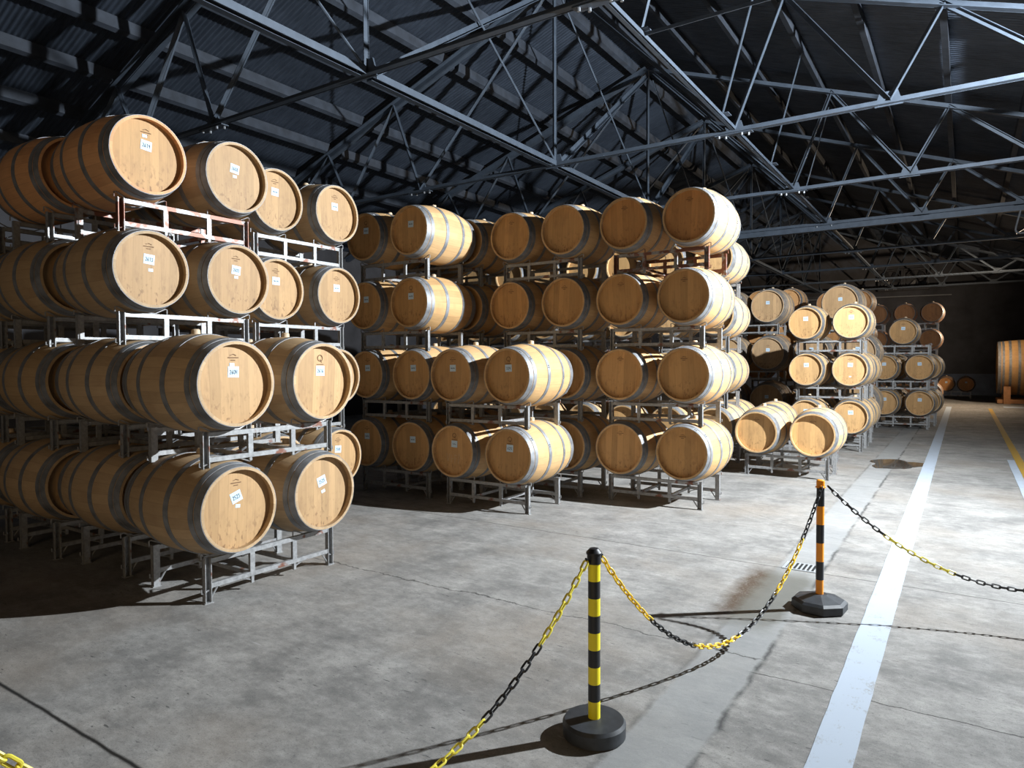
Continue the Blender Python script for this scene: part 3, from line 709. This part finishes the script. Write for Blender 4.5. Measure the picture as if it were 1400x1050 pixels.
def drain():
    t = thing('floor_drain', 'square steel grated floor drain beside striped orange post', 'drain', (-.965, 5.30, 0))
    mb = MB(); a, b = .125, .10
    mb.box(-a, a, -b, -b+.018, 0, .005); mb.box(-a, a, b-.018, b, 0, .005); mb.box(-a, -a+.018, -b+.018, b-.018, 0, .005); mb.box(a-.018, a, -b+.018, b-.018, 0, .005)
    obj('frame', mb, M['grate'], t)
    mb = MB(); mb.box(-a+.018, a-.018, -b+.018, b-.018, 0, .0015); obj('pit', mb, M['hole'], t)
    for k in range(7):
        x = -a+.018+(2*a-.036)*(k+.5)/7; mb = MB(); mb.box(x-.006, x+.006, -b+.018, b-.018, .002, .0048); obj('bar', mb, M['grate'], t)
drain()
t_ = NT('puddle_water'); t_.b.inputs['Base Color'].default_value = (.06, .05, .04, 1); t_.b.inputs['Roughness'].default_value = .04
t_.b.inputs['IOR'].default_value = 1.33; t_.b.inputs['Specular IOR Level'].default_value = .9
mb = MB(); r = random.Random(5); n = 40; ring = []
for k in range(n):
    a = 2*PI*k/n; rad = 1+.16*math.sin(3*a+1)+.1*math.sin(5*a)+r.uniform(-.04, .04)
    ring.append((-.83+.33*rad*math.cos(a), 11.45+.52*rad*math.sin(a)))
mb.add([(x, y, .0025) for x, y in ring] + [(-.83+(x+.83)*1.03, 11.45+(y-11.45)*1.03, 0) for x, y in ring], [tuple(range(n))] + [(i+n, (i+1) % n+n, (i+1) % n, i) for i in range(n)])
tag(obj('puddle', mb, t_.m), 'shallow brown water puddle on the aisle floor', 'puddle')

# ------------------------------------------------------------------ barrier posts and chains
def post_round(loc, label):
    t = thing('barrier_post', label, 'post', loc, .2, 'barrier posts')
    mb = MB(); mb.lathe([(.100, 0), (.126, .006), (.127, .055), (.118, .068), (.04, .074), (.0005, .074)], 'z', 40); mb.lathe([(.0005, .0), (.1, .0)], 'z', 40); obj('base', mb, M['rubber'], t)
    z = .074; bh = .0695
    for k in range(9):
        mb = MB(); mb.lathe([(.0005, z), (.0245, z), (.0245, z+bh), (.0005, z+bh)], 'z', 20)
        obj('band', mb, M['yellow'] if k % 2 == 0 else M['black'], t); z += bh
    mb = MB(); mb.lathe([(.0005, z), (.0285, z), (.0285, z+.036), (.032, z+.038), (.032, z+.045), (.018, z+.060), (.0005, z+.062)], 'z', 20); obj('cap', mb, M['black'], t)
    for sx in (-1, 1):
        mb = MB(); mb.tube([(0, sx*.028, z+.010), (0, sx*.042, z+.016), (0, sx*.050, z+.028)], .005, 6); obj('hook', mb, M['black'], t)
    return t
def post_oct(loc, label):
    t = thing('barrier_post', label, 'post', loc, .1, 'barrier posts')
    mb = MB(); mb.lathe([(.150, 0), (.158, .01), (.158, .052), (.140, .066), (.045, .094), (.0005, .094)], 'z', 8, smooth=False); mb.lathe([(.0005, 0), (.15, 0)], 'z', 8, smooth=False); obj('base', mb, M['rubber'], t)
    z = .094; hs = (.086, .112, .113, .112, .113, .112)
    for k, bh in enumerate(hs):
        mb = MB(); mb.lathe([(.0005, z), (.0225, z), (.0225, z+bh), (.0005, z+bh)], 'z', 20); obj('band', mb, M['orange'] if k % 2 == 0 else M['black'], t); z += bh
    mb = MB(); mb.lathe([(.0005, z), (.030, z), (.030, z+.005), (.024, z+.008), (.0235, z+.042), (.018, z+.046), (.0005, z+.046)], 'z', 20); obj('cap', mb, M['orange'], t)
    for sx in (-1, 1):
        mb = MB(); mb.tube([(0, sx*.022, z+.004), (0, sx*.038, z+.004), (0, sx*.044, z+.016)], .0045, 6); obj('hook', mb, M['orange'], t)
    return t
PN, PF, P3, P4 = (-1.225, 2.44), (-.715, 4.46), (-1.725, .503), (1.30, 4.90)
pn = post_round((*PN, 0), 'near barrier post with yellow and black stripes on round base')
pf = post_oct((*PF, 0), 'far barrier post with orange and black stripes on octagonal base')
p3 = post_round((*P3, 0), 'barrier post holding the left chain, beside the camera')
p4 = post_oct((*P4, 0), 'barrier post holding the right chain, beyond the aisle')
pn.rotation_euler.z = math.atan2(PF[1]-PN[1], PF[0]-PN[0])-PI/2
p3.rotation_euler.z = pn.rotation_euler.z; pf.rotation_euler.z = .3; p4.rotation_euler.z = .1
def link_mesh(mat):
    mb = MB(); a, rl, n = .0125, .0095, 6; pts = []
    for k in range(n+1): q = -PI/2+PI*k/n; pts.append((a+rl*math.cos(q), rl*math.sin(q), 0))
    for k in range(n+1): q = PI/2+PI*k/n; pts.append((-a+rl*math.cos(q), rl*math.sin(q), 0))
    mb.tube(pts, .0042, 6, closed=True); return mb.mesh('link', mat)
LY, LB, LL = link_mesh(M['chain_y']), link_mesh(M['chain_b']), link_mesh(M['chain_l'])
def chain(A, Bp, sag, first_yellow, label, per=11, lead=0, LY=LY):
    A, Bp = Vector(A), Vector(Bp); N = 400
    P = [A.lerp(Bp, i/N) - Vector((0, 0, 4*sag*(i/N)*(1-i/N))) for i in range(N+1)]
    cum = [0]
    for i in range(N): cum.append(cum[-1]+(P[i+1]-P[i]).length)
    pitch = .0365; n = int(cum[-1]/pitch); pitch = cum[-1]/n
    t = thing('barrier_chain', label, 'chain', tuple(A), 0, 'plastic barrier chains')
    j = 0
    for k in range(n):
        s_ = (k+.5)*pitch
        while cum[j+1] < s_: j += 1
        p = P[j].lerp(P[j+1], (s_-cum[j])/(cum[j+1]-cum[j])); d = (P[j+1]-P[j]).normalized()
        side = d.cross(Vector((0, 0, 1))).normalized(); up = side.cross(d)
        ang = .35 + (PI/2 if k % 2 else 0) + .15*math.sin(k*.7)
        a = side*math.cos(ang)+up*math.sin(ang); b = d.cross(a)
        m = Matrix(((d.x, a.x, b.x, 0), (d.y, a.y, b.y, 0), (d.z, a.z, b.z, 0), (0, 0, 0, 1)))
        yel = ((max(0, k-lead)//per) % 2 == 0) == first_yellow
        o = child('link', LY if yel else LB, t); o.location = p-A; o.rotation_euler = m.to_euler()
def hookpt(post, sgn, z, r):
    a = post.rotation_euler.z; return (post.location.x - sgn*math.sin(a)*r, post.location.y + sgn*math.cos(a)*r, z)
chain(hookpt(pn, 1, .715, .047), hookpt(pf, -1, .752, .042), .632, True, 'yellow and black plastic chain hanging between the two striped posts', 11, 2)
chain(hookpt(pn, -1, .715, .047), hookpt(p3, 1, .715, .047), .56, True, 'yellow and black plastic chain hanging left of the near post', 9.3, 0, LL)
cr = Vector((PF[0]+.04, PF[1]+.012, .752))
chain(tuple(cr), (P4[0]-.04, P4[1]-.012, .752), .52, False, 'black and yellow plastic chain hanging right of the far post', LY=LL)

# ------------------------------------------------------------------ flood lamps on wall arms
def flood(pos, watt, col, label):
    t = thing('flood_lamp', label, 'lamp', tuple(pos), 0, 'flood lamps on the right wall')
    mb = MB(); mb.box(.10, .16, -.22, .22, -.16, .20); obj('housing', mb, M['housing'], t)
    mb = MB(); n = 28; R_ = .69; z = .268; th = .008; vs = [(.12, 0, z), (.12, 0, z+th)]
    for k in range(n+1):
        a = PI/2 + PI*k/n
        vs += [(.12*abs(math.sin(a))+R_*math.cos(a), R_*math.sin(a), z), (.12*abs(math.sin(a))+R_*math.cos(a), R_*math.sin(a), z+th)]
    fs = []
    for k in range(n):
        a = 2+2*k; fs += [(0, a+2, a), (1, a+1, a+3), (a, a+2, a+3, a+1)]
    fs += [(0, 2, 3, 1), (0, 1, 2+2*n+1, 2+2*n)]
    mb.add(vs, fs); obj('visor', mb, M['housing'], t)
    mb = MB(); mb.box(.12, .16, -.69, .69, .20, .268); obj('visor_back', mb, M['housing'], t)
    mb = MB(); mb.bar((.16, 0, 0), (XR-pos.x-.03, 0, 0), .05, .05); mb.bar((.16, 0, -.14), (XR-pos.x-.04, 0, -.5), .03, .03); obj('wall_arm', mb, M['housing'], t)
    ld = bpy.data.lights.new('flood_light', 'SPOT'); ld.energy = watt; ld.color = col; ld.spot_size = math.radians(180); ld.spot_blend = .75; ld.shadow_soft_size = .05
    lo = bpy.data.objects.new('flood_light', ld); COL.objects.link(lo); lo.parent = t
    d = Vector((-1, 0, .10)); lo.rotation_euler = d.to_track_quat('-Z', 'Y').to_euler()
flood(LAMP, LAMP_W, LAMP_C, 'bright hooded flood lamp on right wall near the posts')
flood(LAMP2, LAMP2_W, LAMP2_C, 'warm hooded flood lamp on right wall near the cask')
for k, v in USED.items():
    if v > 1: print('DUP LABEL', v, k)
